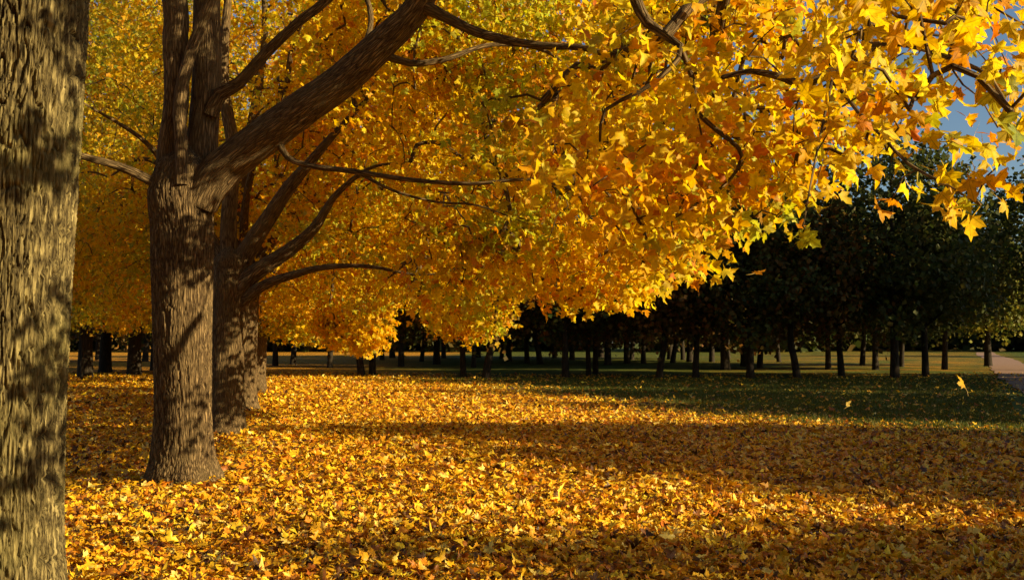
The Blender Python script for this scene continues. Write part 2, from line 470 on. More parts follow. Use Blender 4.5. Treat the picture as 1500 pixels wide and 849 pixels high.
def golden_tree(base, trunk, limbs, label, R, n_vis, n_out, per, tmpl, size, seed, group, bark=M_BARK, depth=0.012,
                pal=GOLD, sides=40, step=0.05, spread=0.26, extra=None, filt=True, n_high=0, crown_kw={}, canopy_c=None):
    rg = np.random.default_rng(seed); random.seed(seed)
    base = np.asarray(base, float)
    root = thing('maple_tree', label, 'tree', base, group)
    tp, tr = spline(trunk[0], trunk[1], step)
    tb = Tubes(); tb.add(tp, tr, sides, bark_fn(depth, seed) if depth else None)
    L = [(tp, tr, (lambda p: p[2] > 3.4))]
    tubes = []
    for (c, r) in limbs:
        lp, lr = spline(c, r, 0.12)
        L.append((lp, lr, (lambda p: p[2] > 1.9)))
        t = Tubes(); big = lr[0] > 0.07
        t.add(lp, lr, 18 if big else 9, bark_fn(0.008, seed + 3) if big else None); tubes.append(t)
    c = base[:2] if canopy_c is None else canopy_c
    P = umbrella_points(c, R, 60000, rg, **crown_kw)
    if filt: P = P[allowed(P, base[1])]
    px, py = PX(P)
    vis = (px > -40) & (px < 1540) & (py > -40) & (py < 560) & (P[:, 1] > 2)
    high = P[(~vis) & (P[:, 2] > 6.2) & (P[:, 0] < -.5)][:n_high]  # upper leaf clusters out of view, added to block sky light
    T = np.vstack([P[vis][:n_vis], P[~vis][:n_out], high])
    nv = len(P[vis][:n_vis])
    w = np.concatenate([np.full(nv, per), np.full(len(T) - nv, per)])
    sp = np.full(len(T), spread)
    if extra is not None:
        T = np.vstack([T, extra[0]]); w = np.concatenate([w, extra[1]]); sp = np.concatenate([sp, extra[2]])
    for (li, ch, r) in grow(L, T, rg):
        (tb if li == 0 else tubes[li - 1]).add(ch, r, 5)
    tb.build('trunk', bark, root, base)
    for t in tubes: t.build('limb', M_BARK, root, base)
    idx = np.repeat(np.arange(len(T)), w.astype(int)); m = len(idx)
    off = np.clip(rg.normal(0, 1, (m, 3)), -1.9, 1.9) * np.array([1, 1, .75]) * sp[idx][:, None]
    pos = T[idx] + off
    outw = np.stack([pos[:, 0] - c[0], pos[:, 1] - c[1], np.zeros(m)], 1); outw /= np.linalg.norm(outw, axis=1)[:, None] + 1e-6
    axis = np.array([0, 0, -0.75]) + outw * 0.45 + rg.normal(0, 0.55, (m, 3))
    nrm = np.array([0, 0, 0.55]) + outw * 0.35 + rg.normal(0, 0.75, (m, 3))
    col = palette(m, *pal, rg=rg)
    # whole twigs differ in how far they have turned
    tw = rg.uniform(0, 1, len(T))[idx]
    g = (vnoise(pos[:, 0] * 0.6, pos[:, 1] * 0.6, pos[:, 2] * 0.6, seed) > 0.15) & (tw > 0.35)
    col[g] = col[g] * np.array([0.66, 0.9, 1.5])
    o = (tw < 0.11)
    col[o] = col[o] * np.array([0.97, 0.72, 0.8])
    leaves_mesh('crown', tmpl, pos, axis, nrm, rg.uniform(0.68, 1.2, m) * size, col, M_NEAR if tmpl is LEAF_STALK else M_GOLD, root, 0.46, base, rg)
    return root


def skirt(x0, x1, d0, d1, n, per, spread, rise=90, seed=1):
    """twig ends along the drooping lower edge of a crown"""
    rg = np.random.default_rng(seed)
    x = rg.uniform(x0, x1, n); f = (x - x0) / (x1 - x0)
    d = d0 + (d1 - d0) * f + rg.normal(0, .8, n)
    y = np.interp(x, LOW_X, LOW_Y) - (spread * 1.1 + .07) * FPX / d - rise * rg.uniform(0, 1, n) ** 1.6
    P = np.stack([(x - 750) * d / FPX, d, CAM_H + (HORIZON - y) * d / FPX], 1)
    k = ~((sun_on(P, (-3.74, 11.4), .5) < 2.3) & (rg.uniform(0, 1, n) < .8)) & ~((sun_on(P, (-2.75, 5.5), .5) < 2.3) & (rg.uniform(0, 1, n) < .6))
    return P[k], np.full(k.sum(), per), np.full(k.sum(), spread)


def lobe(x, y, d, rx, ry, n, per, spread, seed):
    """a hanging clump of foliage at the edge of a crown"""
    rg = np.random.default_rng(seed)
    v = rg.normal(0, 1, (n, 2)); v /= np.linalg.norm(v, axis=1)[:, None]; v *= np.sqrt(rg.uniform(0, 1, (n, 1)))
    dd = d + rg.normal(0, .45, n)
    xx = x + v[:, 0] * rx; yy = y + v[:, 1] * ry
    P = np.stack([(xx - 750) * dd / FPX, dd, CAM_H + (HORIZON - yy) * dd / FPX], 1)
    k = ~((sun_on(P, (-3.74, 11.4), .5) < 2.2) & (rg.uniform(0, 1, n) < .85)) & ~((sun_on(P, (-2.75, 5.5), .5) < 2.3) & (rg.uniform(0, 1, n) < .6))
    return P[k], np.full(k.sum(), per), np.full(k.sum(), spread)


def join(*e): return tuple(np.concatenate([k[i] for k in e]) for i in range(3))


ROW = 'golden maples in the row on the left'
row = [(-2.76, 5.5), (-3.77, 11.4), (-4.96, 17.3), (-6.28, 23.3), (-7.95, 31.0), (-10.0, 39.0)]

# --- the nearest maple: rough grey-green trunk cut by the left edge of the picture
y0 = 5.5
extra_pts = []
for (x, y, d, n, s) in [(1185, 345, 5.0, 2, .03), (1178, 330, 5.0, 1, .03), (1400, 283, 4.6, 7, .08), (1432, 292, 4.5, 6, .08), (1378, 268, 4.7, 5, .07),
                        (1310, 235, 5.4, 4, .08), (1310, 292, 5.2, 2, .03), (1470, 240, 4.4, 8, .1), (1485, 175, 4.0, 6, .1),
                        (1090, 330, 6.8, 10, .13), (1060, 320, 7.0, 8, .13), (1140, 315, 6.4, 10, .12), (1170, 300, 6.2, 8, .12), (1020, 385, 8.4, 10, .15), (990, 400, 8.8, 8, .15)]:
    extra_pts.append((W(x, y, d), n, s))
for k in range(56):
    x = 1225 + 290 * random.random(); y = -50 + 255 * random.random() ** 1.5
    if x > 1235 and 190 < y and 1330 < x < 1460: continue
    extra_pts.append((W(x, y, 3.9 + 2.6 * random.random()), 7, .13))
ex0 = (np.vstack([p[0][None] for p in extra_pts]), np.array([p[1] for p in extra_pts]), np.array([p[2] for p in extra_pts]))
t0_limbs = [
    ([(-2.7, 5.5, 3.9), (-2.2, 5.6, 4.7), (-1.2, 5.9, 5.35), (0.0, 6.5, 5.2), (0.65, 6.9, 4.6), W(930, -20, 7.0), W(952, 28, 7.0), W(1000, 62, 6.9), W(985, 95, 6.9), W(940, 130, 6.9), W(888, 158, 6.9), W(880, 205, 6.9)],
     [.12, .11, .095, .07, .055, .045, .036, .026, .018, .014, .011, .006]),
    ([(-2.65, 5.4, 4.2), (-1.6, 5.2, 5.3), (0.0, 5.2, 5.5), (1.4, 5.6, 4.8), W(1268, -40, 6.0), W(1274, 70, 6.0), W(1230, 98, 6.0), W(1185, 119, 6.0), W(1150, 109, 6.0), W(1105, 100, 6.0), W(1062, 109, 6.0)],
     [.11, .1, .08, .06, .042, .03, .027, .025, .021, .017, .012]),
    ([W(1000, 62, 6.9), W(1022, 125, 6.9), W(1015, 150, 6.9), W(1050, 186, 6.9), W(1085, 215, 6.8), W(1086, 242, 6.8), W(1050, 282, 6.8), W(1000, 312, 6.8), W(950, 340, 6.9)],
     [.022, .02, .019, .018, .016, .013, .01, .008, .004]),
    ([W(1190, 119, 6.0), W(1222, 112, 5.9), W(1262, 160, 5.7), W(1300, 200, 5.5), W(1335, 238, 5.3), W(1395, 272, 4.8), W(1440, 300, 4.5)],
     [.016, .013, .012, .010, .009, .007, .004]),
    ([W(1274, 60, 6.0), W(1330, 60, 5.4), W(1400, 80, 4.8), W(1460, 110, 4.4), W(1490, 170, 4.2)],
     [.016, .014, .012, .009, .005]),
    ([W(1225, 112, 5.9), W(1205, 200, 5.5), W(1188, 280, 5.1), W(1180, 325, 5.0)], [.009, .007, .005, .003]),
    ([(-2.75, 5.5, 5.2), (-3.2, 5.4, 7.0), (-3.0, 5.2, 9.5), (-2.6, 5.4, 12.5)], [.16, .13, .09, .03]),
    ([(-2.8, 5.4, 4.6), (-4.2, 4.9, 5.8), (-6.2, 4.2, 6.4), (-8.0, 3.6, 5.4)], [.12, .1, .07, .02]),
]
rg = np.random.default_rng(78)
zz = np.concatenate([rg.uniform(2.95, 3.75, 26), rg.uniform(2.3, 2.65, 9), rg.uniform(1.45, 1.75, 2), rg.uniform(.75, 1.15, 3)])
lt = np.concatenate([rg.uniform(-.1, .42, 26), rg.uniform(-.42, .1, 9), rg.uniform(.1, .4, 2), rg.uniform(-.2, .3, 3)])
tt = rg.uniform(4.6, 6.2, len(zz)); tt = np.where(zz < 2, 5.6, tt)
ov = np.stack([-2.75 + SUN_H[0] * tt - SUN_H[1] * lt, 5.5 + SUN_H[1] * tt + SUN_H[0] * lt, zz + tt * math.tan(SUN_EL)], 1)
ex0 = join(ex0, (ov, np.full(len(zz), 12), np.full(len(zz), .13)))  # unseen leaf clusters added sunward of this trunk to dapple it with shade
golden_tree((-2.76, y0, 0), ([(-2.82, 5.5, -0.1), (-2.815, 5.5, 0.15), (-2.805, 5.5, 0.6), (-2.79, 5.5, 1.3), (-2.765, 5.5, 2.3), (-2.73, 5.5, 3.3), (-2.70, 5.5, 4.2), (-2.75, 5.5, 5.4)],
            [.40, .355, .325, .312, .31, .315, .30, .2]), t0_limbs,
            'nearest maple with furrowed grey green bark cut by the left picture edge', 6.6, 190, 70, 9, LEAF_STALK, 0.095, 101, ROW,
            M_BARK0, 0.028, n_high=160, sides=420, step=0.010, spread=0.17, extra=ex0, crown_kw=dict(zskirt=2.2))

# --- the second maple: the big forked trunk
d = 11.4
t1_trunk = ([(-3.74, d, -0.1), (-3.74, d, 0.05), (-3.745, d, 0.3), (-3.75, d, 0.8), (-3.765, d, 1.6), (-3.78, d, 2.3), (-3.79, d, 2.9), W(262, 285, d), W(268, 240, d)],
            [.50, .42, .352, .316, .32, .335, .345, .36, .30])
t1_limbs = [
    ([W(292, 300, d), W(312, 258, d - .05), W(350, 222, d - .15), W(420, 170, d - .3), W(500, 112, d - .45), W(560, 55, d - .6), W(605, 10, d - .7), W(640, -45, d - .8), W(720, -110, d - 1), W(850, -160, d - 1.4), W(980, -130, d - 1.9)],
     [.22, .235, .22, .205, .19, .17, .145, .12, .1, .07, .04]),
    ([W(612, 0, d - .7), W(650, 18, d - .8), W(700, 42, d - .9), W(780, 60, d - 1.1), W(865, 67, d - 1.3), W(930, 100, d - 1.6), W(980, 170, d - 2)],
     [.09, .06, .052, .042, .03, .02, .008]),
    ([W(560, 75, d - .55), W(600, 88, d - .5), W(650, 82, d - .4), W(720, 60, d - .2), W(800, 70, d), W(860, 120, d)], [.05, .04, .032, .026, .02, .008]),
    ([W(292, 270, d + .1), W(293, 190, d + .12), W(297, 100, d + .15), W(296, 0, d + .2), W(300, -200, d + .3), W(280, -420, d + .4)], [.2, .175, .165, .155, .12, .05]),
    ([W(248, 280, d - .05), W(243, 225, d - .05), W(252, 150, d - .1), W(250, 60, d - .1), W(246, -20, d - .1), W(200, -260, d - .2), W(120, -420, d - .4)], [.15, .135, .14, .14, .14, .1, .04]),
    ([W(263, 270, d - .28), W(262, 215, d - .27), W(257, 150, d - .27), W(268, 90, d - .25), W(284, 40, d - .2), W(305, -20, d - .2), W(340, -130, d - .1)], [.08, .075, .07, .068, .066, .06, .03]),
    ([W(305, 165, d + .05), W(318, 135, d), W(345, 118, d - .05), W(385, 72, d - .15), W(430, 28, d - .25), W(475, -8, d - .3), W(540, -80, d - .5), W(640, -190, d - .8)], [.1, .085, .072, .062, .055, .05, .04, .02]),
    ([W(236, 275, d - .1), W(215, 262, d - .2), W(180, 246, d - .3), W(150, 236, d - .4), W(112, 226, d - .5), W(60, 205, d - .7)], [.085, .06, .05, .043, .035, .015]),
    ([W(405, 205, d - .25), W(418, 228, d - .3), W(450, 241, d - .4), W(520, 250, d - .5), W(600, 262, d - .6), W(690, 268, d - .8), W(775, 262, d - .9), W(850, 280, d - 1), W(900, 310, d - 1.1)],
     [.045, .035, .032, .03, .026, .022, .017, .012, .005]),
    ([W(520, 250, d - .5), W(575, 278, d - .5), W(640, 295, d - .5), W(700, 300, d - .5), W(775, 328, d - .6)], [.02, .016, .014, .011, .005]),
    ([W(880, 405, 12.6), W(845, 430, 12.8), W(812, 447, 13), W(785, 440, 13), W(748, 453, 13.1)], [.012, .011, .009, .008, .004]),
    ([W(430, 160, d - .2), W(490, 130, d + .3), W(540, 30, d + .8), W(520, -80, d + 1.2), W(560, -250, d + 2)], [.06, .04, .035, .03, .01]),
]
lp = []
for k in (0, 3, 4, 5, 6):
    q, _ = spline(t1_limbs[k][0], t1_limbs[k][1], .3)
    lp.append(q[(q[:, 2] > 3.5) & (q[:, 2] < 6.5) & (q[:, 0] < -.6)])
lp = np.vstack(lp); rg = np.random.default_rng(77)
lp = lp[rg.integers(0, len(lp), 150)] + SUN * rg.uniform(3.2, 8.5, (150, 1)) + rg.normal(0, .12, (150, 3))
qx, qy = PX(lp); lp = lp[(qy < -30) | allowed(lp, 11.4)][:85]
over = (lp, np.full(len(lp), 20), np.full(len(lp), .22))  # leaf clusters added sunward of these limbs to shade them
golden_tree((-3.74, d, 0), t1_trunk, t1_limbs, 'maple with the big forked trunk and thick limb sweeping up to the right', 6.6, 800, 70, 24, LEAF_MID, 0.092, 102, ROW,
            M_BARK, 0.018, n_high=110, sides=260, step=0.018, spread=0.22, extra=join(over, lobe(842, 420, 13, 40, 18, 20, 22, .18, 56), lobe(905, 415, 12, 34, 16, 18, 20, .17, 57), lobe(1150, 110, 7.4, 85, 115, 40, 9, .17, 61), lobe(1285, 140, 6.2, 55, 90, 20, 8, .14, 64), lobe(1205, 225, 7.0, 45, 45, 14, 8, .15, 62), lobe(1110, 250, 8.0, 50, 50, 16, 9, .16, 63), lobe(1005, 372, 9.6, 28, 16, 14, 16, .15, 58), skirt(735, 930, 14.5, 12.5, 60, 22, .2, 80, 5), skirt(925, 1050, 10.5, 9.2, 40, 20, .17, 70, 6), skirt(1050, 1250, 8.6, 7.4, 34, 9, .15, 80, 7)))

# --- third maple: just behind, low fan of limbs
d = 17.3
t2_trunk = ([(-4.97, d, -0.1), (-4.97, d, 0.1), (-4.97, d, 0.5), (-4.95, d, 1.2), (-4.92, d, 2.0), W(338, 420, d), W(335, 380, d)], [.48, .40, .325, .3, .31, .33, .28])
t2_limbs = [
    ([W(340, 410, d), W(362, 365, d), W(392, 318, d - .1), W(422, 272, d - .2), W(455, 232, d - .3), W(495, 185, d - .5), W(560, 120, d - .8), W(620, 90, d - 1)], [.2, .17, .14, .12, .085, .055, .03, .008]),
    ([W(345, 430, d - .1), W(375, 398, d - .2), W(420, 368, d - .3), W(460, 332, d - .4), W(490, 285, d - .5), W(540, 245, d - .7), W(600, 235, d - .9)], [.18, .15, .125, .09, .055, .03, .006]),
    ([W(350, 445, d - .1), W(385, 418, d - .3), W(430, 402, d - .5), W(475, 391, d - .7), W(540, 390, d - 1), W(610, 402, d - 1.2), W(660, 398, d - 1.3)], [.12, .09, .07, .05, .032, .018, .004]),
    ([W(335, 390, d + .1), W(333, 320, d + .1), W(338, 220, d + .2), W(322, 110, d + .3), W(330, -60, d + .3)], [.16, .14, .12, .1, .05]),
    ([W(330, 400, d), W(300, 330, d + .3), W(285, 240, d + .6), W(240, 120, d + .9)], [.12, .1, .08, .03]),
]
golden_tree((-4.97, d, 0), t2_trunk, t2_limbs, 'maple half hidden behind the big forked trunk with a low fan of limbs', 6.6, 1150, 50, 27, LEAF_MID, 0.098, 103, ROW,
            M_BARK, 0.016, n_high=90, sides=90, step=0.05, spread=0.25, extra=join(skirt(590, 740, 20.5, 19.0, 70, 24, .22, 60, 8), skirt(740, 860, 16, 15, 30, 22, .22, 60, 9), lobe(600, 392, 17.6, 55, 28, 18, 24, .22, 71), lobe(540, 250, 18.6, 40, 42, 16, 24, .22, 72), lobe(655, 478, 20, 10, 12, 5, 12, .12, 84), lobe(692, 486, 19.6, 14, 10, 6, 12, .12, 85), lobe(728, 470, 19.4, 9, 10, 4, 10, .12, 86), lobe(672, 462, 20, 30, 24, 34, 26, .18, 54), lobe(712, 455, 19.5, 24, 26, 26, 26, .18, 55)))


def generic_limbs(bx, by, fork, rg, reach=4.5, top=9.0, r0=0.13, n=6):
    out = []
    for k in range(n):
        a = 2 * math.pi * (k + rg.uniform(-.25, .25)) / n
        u = np.array([math.cos(a), math.sin(a)])
        q = rg.uniform(0.8, 1.15)
        z0 = fork + rg.uniform(-.4, .5)
        pts = [(bx, by, z0)]
        for f, zz in ((.12, .9), (.35, 2.0), (.65, 3.1), (1.0, 3.5 * rg.uniform(.7, 1.3))):
            pts.append((bx + u[0] * reach * f * q + rg.normal(0, .12), by + u[1] * reach * f * q + rg.normal(0, .12), z0 + zz))
        out.append((pts, [r0, r0 * .85, r0 * .65, r0 * .4, r0 * .12]))
    out.append(([(bx, by, fork), (bx + rg.normal(0, .1), by, fork + 2), (bx + rg.normal(0, .3), by + .2, top), (bx, by, top + 3)], [r0 * 1.3, r0 * 1.1, r0 * .6, r0 * .15]))
    return out


lab = ['fourth maple of the row, its shaded trunk peeping out behind the low forked one',
       'fifth maple of the row, a thin strip of trunk behind its neighbours',
       'farthest maple of the golden row with a dark trunk before the shaded lawn']
for k, (bx, by) in enumerate(row[3:]):
    rg = np.random.default_rng(300 + k)
    tk = ([(bx, by, -0.1), (bx, by, .1), (bx, by, .6), (bx + .03, by, 1.6), (bx + .06, by, 2.7), (bx + .05, by, 3.4)], [.42, .36, .3, .29, .29, .2])
    golden_tree((bx, by, 0), tk, generic_limbs(bx, by, 2.9, rg), lab[k], 6.7, [1150, 950, 800][k], 30, 26, [LEAF_MID, LEAF_FAR, LEAF_FAR][k], [.115, .125, .15][k], 310 + k, ROW,
                M_BARK, 0.012, pal=LEMON, n_high=180, sides=48, step=0.1, spread=0.28, crown_kw=dict(zskirt=1.4, zlow0=4.6),
                extra=[join(skirt(470, 562, 26, 24, 80, 26, .22, 60, 12), lobe(536, 484, 25, 22, 22, 24, 24, .17, 51), lobe(528, 503, 25, 12, 9, 6, 12, .12, 81), lobe(548, 500, 24.6, 9, 12, 5, 12, .12, 82), lobe(498, 497, 25.2, 14, 6, 5, 12, .13, 83), lobe(505, 470, 25.5, 34, 28, 30, 26, .2, 52)), join(skirt(385, 480, 31, 29.5, 60, 26, .25, 60, 13), lobe(430, 474, 30, 44, 20, 30, 26, .22, 53)), None][k])

# --- golden trees of the second row, deeper on the left
SEC = 'autumn trees of the second row far left'
sec = [(-18.6, 43.5, 'autumn tree farthest left, its trunk nearest the rough foreground trunk'),
       (-21.6, 53.0, 'slim trunked autumn tree second from the left, set deeper in the second row'),
       (-17.6, 46.5, 'autumn tree with pale flecked trunk midway between the two nearest maples'),
       (-19.6, 55.0, 'autumn tree with dark trunk standing deeper than the pale flecked one'),
       (-17.4, 49.5, 'autumn tree close left of the big forked trunk')]
for k, (bx, by, lb) in enumerate(sec):
    rg = np.random.default_rng(400 + k)
    tk = ([(bx, by, -0.1), (bx, by, .2), (bx, by, 1.4), (bx + .1, by, 3.0), (bx + .1, by, 3.8)], [.42, .34, .29, .27, .2])
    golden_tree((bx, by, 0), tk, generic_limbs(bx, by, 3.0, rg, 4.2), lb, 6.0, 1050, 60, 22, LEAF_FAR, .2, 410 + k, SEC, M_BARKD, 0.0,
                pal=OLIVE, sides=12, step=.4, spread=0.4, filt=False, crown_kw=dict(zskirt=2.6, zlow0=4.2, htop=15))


# ------------------------------------------------------------------ shaded park trees
def park_tree(name, label, seed, H, R, zb, n_cl, per, leaf, pal, tr=0.2, group=None, loc=(0, 0, 0), flat=1.0):
    rg = np.random.default_rng(seed); random.seed(seed)
    root = thing(name, label, 'tree', loc, group)
    fork = zb * 0.95
    tb = Tubes()
    lean = rg.normal(0, .07, 2)
    tp, trr = spline([(0, 0, -.15), (0, 0, .1), (lean[0], lean[1], zb * .5), (2 * lean[0], 2 * lean[1], zb), (2.5 * lean[0], 0, H * .55), (0, 0, H * .88)],
                     [tr * 1.5, tr * 1.2, tr, tr * .92, tr * .55, tr * .1], .35)
    tb.add(tp, trr, 12)
    L = [(tp, trr, (lambda p: p[2] > zb * .9))]
    tubes = []
    for k in range(5):
        a = 2 * math.pi * k / 5 + rg.uniform(-.4, .4)
        u = np.array([math.cos(a), math.sin(a)])
        z0 = zb + rg.uniform(-.1, 1.2)
        pts, r = spline([(2 * lean[0], 2 * lean[1], z0), (u[0] * R * .3, u[1] * R * .3, z0 + .9), (u[0] * R * .75, u[1] * R * .75, z0 + 1.7 + rg.uniform(0, 1))], [tr * .45, tr * .32, tr * .08], .3)
        L.append((pts, r, (lambda p: True)))
        t = Tubes(); t.add(pts, r, 7); tubes.append(t)
    # lumpy crown, sampled in its volume with more near the outside
    n = n_cl * 4
    v = rg.normal(0, 1, (n, 3)); v /= np.linalg.norm(v, axis=1)[:, None]
    rad = rg.uniform(0.35, 1, n) ** 0.55
    lump = 1 + 0.30 * vnoise(v[:, 0] * 2.2 + seed, v[:, 1] * 2.2, v[:, 2] * 2.2, seed)
    zc = (H + zb) / 2; hz = (H - zb) / 2
    P = v * (rad * lump)[:, None] * np.array([R, R, hz]) + np.array([0, 0, zc])
    # fuller shoulders low down
    P[:, :2] *= (1 + 0.18 * np.clip((zc - P[:, 2]) / hz, 0, 1))[:, None]
    P = P[P[:, 2] > zb - .5 + .1 + 1.3 * vnoise(P[:, 0] * .8, P[:, 1] * .8, 3.0, seed + 2)][:n_cl]
    for (li, ch, r) in grow(L, P[::4], rg, .006):
        (tb if li == 0 else tubes[li - 1]).add(ch, r, 4)
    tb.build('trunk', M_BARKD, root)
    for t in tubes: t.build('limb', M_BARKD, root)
    m = len(P) * per
    idx = np.repeat(np.arange(len(P)), per)
    pos = P[idx] + rg.normal(0, 1, (m, 3)) * .3
    ax = np.array([0, 0, -.5]) + rg.normal(0, .7, (m, 3)); nr = np.array([0, 0, .7]) + rg.normal(0, .7, (m, 3))
    leaves_mesh('crown', LEAF_QUAD, pos, ax, nr, rg.uniform(.7, 1.25, m) * leaf, palette(m, *pal, var=.3, rg=rg), M_DARK, root, .2, None, rg)
    return root


def copy_tree(o):
    c = o.copy(); COL.objects.link(c)
    for ch in o.children:
        k = ch.copy(); COL.objects.link(k); k.parent = c
    return c


GREEN = ([(.07, .085, .016), (.09, .095, .018), (.115, .095, .018), (.05, .065, .012)], [4, 3, 1.5, 2])
BRONZE = ([(.17, .085, .015), (.13, .085, .016), (.08, .08, .014), (.22, .095, .015)], [3, 3, 2, 1])
LIME = ([(.24, .22, .03), (.17, .18, .028), (.32, .26, .03), (.10, .12, .02)], [3, 3, 2, 2])
DG = 'shaded park trees across the lawn'
protos = {
    'g': park_tree('park_tree', '', 501, 9.6, 3.0, 2.1, 460, 15, .23, GREEN, .14, DG),
    'h': park_tree('park_tree', '', 502, 10.8, 3.5, 2.2, 520, 15, .24, GREEN, .175, DG),
    'b': park_tree('park_tree', '', 503, 8.6, 3.1, 1.9, 440, 15, .23, BRONZE, .15, DG),
}
protos['w'] = park_tree('park_tree', '', 504, 12.0, 4.6, 1.5, 760, 16, .26, BRONZE, .24, DG)
used = set()


def place(kind, px, py, s, label, group=DG, rz=None, name='park_tree'):
    d = CAM_H * FPX / (py - HORIZON)
    o = protos[kind]
    if kind in used: o = copy_tree(o)
    used.add(kind)
    x = (px - 750) * d / FPX
    o.location = (x, d, float(ground_z(x, d)))
    q = random.uniform(.88, 1.12)
    o.scale = (s * q, s * q * random.uniform(.92, 1.08), s * random.uniform(.9, 1.08)); o.rotation_euler = (0, 0, rz if rz is not None else random.random() * 6.28)
    o['label'] = label; o['group'] = group
    return o


dark = [
    ('g', 484, 538, 1.15, 'stout shaded tree just right of the golden row, short trunk under the drooping foliage'),
    ('b', 530, 550.5, .98, 'left trunk of the close pair below the lowest golden tip'),
    ('h', 546, 550, .85, 'right trunk of the close pair below the lowest golden tip'),
    ('h', 588, 537, 1.15, 'leaning double trunked dark tree left of centre behind the lawn'),
    ('g', 679, 551, .85, 'thin dark trunk left of a thicker one at the centre of the far lawn'),
    ('b', 712, 552.5, 1.05, 'broad trunk at the centre of the far lawn, under golden drooping leaves'),
    ('g', 694, 538, 1.0, 'slim far trunk seen between the thin and the broad centre trunks'),
    ('b', 772, 532, 1.1, 'small far tree left of centre right, before a pale lit strip'),
    ('b', 791, 533, 1.2, 'straight far trunk close behind the thick black one'),
    ('h', 828, 552, .88, 'thick black trunk with a pale scar at its foot'),
    ('b', 862, 549, .85, 'left one of two slim trunks right of the thick black trunk'),
    ('b', 872, 546, .95, 'right one of two slim trunks right of the thick black trunk'),
    ('h', 890, 534, 1.15, 'distant trunk just right of the slim pair'),
    ('b', 965, 552, 1.02, 'dark tree with straight trunk standing alone right of the slim pairs'),
    ('b', 985, 531, 1.1, 'far bronze tree in the lit strip behind the lone straight trunk'),
    ('b', 1018, 552, 1.0, 'dark tree with short straight trunk below the hanging golden branch tip'),
    ('h', 1098, 553, .85, 'dark green tree below the twin hanging golden leaves, left of the gap'),
    ('b', 1112, 538, 1.05, 'far tree behind the gap left of the bronze crowned tree'),
    ('b', 1166, 552, 1.05, 'bronze crowned shaded tree with slightly swollen trunk foot'),
    ('h', 1212, 541, .95, 'thick trunk in the lit grass behind the bronze crowned tree'),
    ('b', 1231, 549.5, 1.0, 'rust tinged tree with thick trunk at the edge of the shaded lawn'),
    ('g', 1262, 534, 1.05, 'slim trunk in the lit grass, right of the rust tinged tree'),
    ('h', 1281, 541.5, .9, 'dark trunk midway between the rust tinged tree and the tallest tree'),
    ('h', 1309, 552, .98, 'tallest dark green tree with thick black trunk, crown against the sky'),
    ('g', 1319, 537, 1.1, 'trunk peeping out behind the tallest dark green tree'),
    ('h', 1354, 550, .92, 'dark green tree right of the tallest one, crown edge against the sky'),
    ('g', 1382, 541, .95, 'rightmost small dark tree beside the pale path'),
]
dark += [
    ('b', 618, 529, 1.2, 'far trunk behind the leaning double trunked dark tree, to its right'),
    ('h', 650, 524, 1.3, 'distant trunk left of the thin dark centre trunk'),
    ('g', 735, 525, 1.3, 'distant trunk right of the broad centre trunk'),
    ('h', 812, 524, 1.2, 'distant trunk close left of the thick black trunk'),
    ('b', 925, 527, 1.2, 'distant trunk midway between the slim pair and the lone straight trunk'),
    ('h', 942, 532, 1.1, 'far trunk just left of the lone straight trunk'),
    ('g', 1000, 527, 1.3, 'distant trunk left of the short straight trunk'),
    ('h', 1042, 530, 1.2, 'far trunk right of the short straight trunk, in the lit strip'),
    ('b', 1066, 525, 1.3, 'distant bronze tree in the gap before the dark green tree'),
    ('g', 1140, 530, 1.2, 'far trunk left of the bronze crowned tree'),
    ('b', 560, 527, 1.2, 'distant trunk close right of the close pair'),
    ('w', 1090, 536, 1.0, 'broad low crowned tree in the gap left of the bronze crowned tree'),
    ('w', 1010, 530, 1.05, 'broad low crowned tree behind the short straight trunk'),
    ('w', 918, 532, 1.0, 'broad low crowned tree left of the lone straight trunk'),
    ('w', 838, 527, 1.1, 'broad low crowned tree behind the slim pair'),
    ('w', 745, 529, 1.0, 'broad low crowned tree right of the broad centre trunk'),
    ('w', 640, 533, 1.0, 'broad low crowned tree left of the thin dark centre trunk'),
    ('w', 1062, 541, 1.0, 'low dark tree with wide skirts nearest the gap, left of the dark green tree'),
    ('w', 982, 526, 1.1, 'low dark tree far behind the lone straight trunk, to its right'),
    ('w', 880, 523, 1.2, 'low dark tree far behind the slim pair, to its right'),
    ('w', 700, 523, 1.2, 'low dark tree far behind the broad centre trunk'),
    ('w', 575, 524, 1.2, 'low dark tree far behind the leaning double trunked one'),
    ('w', 60, 530, 1.1, 'dark low tree behind the second row, mostly behind the rough foreground trunk'),
    ('w', 146, 527, 1.2, 'dark low tree far behind the left end of the second row'),
    ('w', 214, 529, 1.1, 'dark low tree far behind the second row, beside the big forked trunk'),
    ('g', 430, 533, 1.2, 'shaded trunk at the far end of the golden row, under low leaves'),
    ('h', 404, 535, 1.1, 'shaded trunk nearest the golden row, beyond its last maple'),
]
for k, px, py, s, lb in dark:
    place(k, px, py, s, lb)
# backlit lime tree beyond the path end, and the high tree at the right edge
t = park_tree('lime_tree', 'sunlit yellow green tree hanging low over the start of the path', 511, 8.5, 4.2, 2.0, 520, 16, .26, LIME, .22)
t.location = (31.5, 66.0, 0)
t = park_tree('park_tree', 'high dark tree at the right picture edge beyond the path', 512, 11.4, 4.4, 3.6, 620, 16, .25, GREEN, .26, DG)
t.location = (29.8, 55.0, 0)

# trees on the far side of the path, right of the picture: their shade falls across the lawn
SH = 'tall trees along the right side of the path'
shade = park_tree('park_tree', '', 521, 12.0, 3.2, 2.2, 1100, 13, .3, GREEN, .22, SH)
shade2 = park_tree('park_tree', '', 522, 12.0, 3.2, 2.4, 500, 13, .3, GREEN, .22, SH)
first = {}


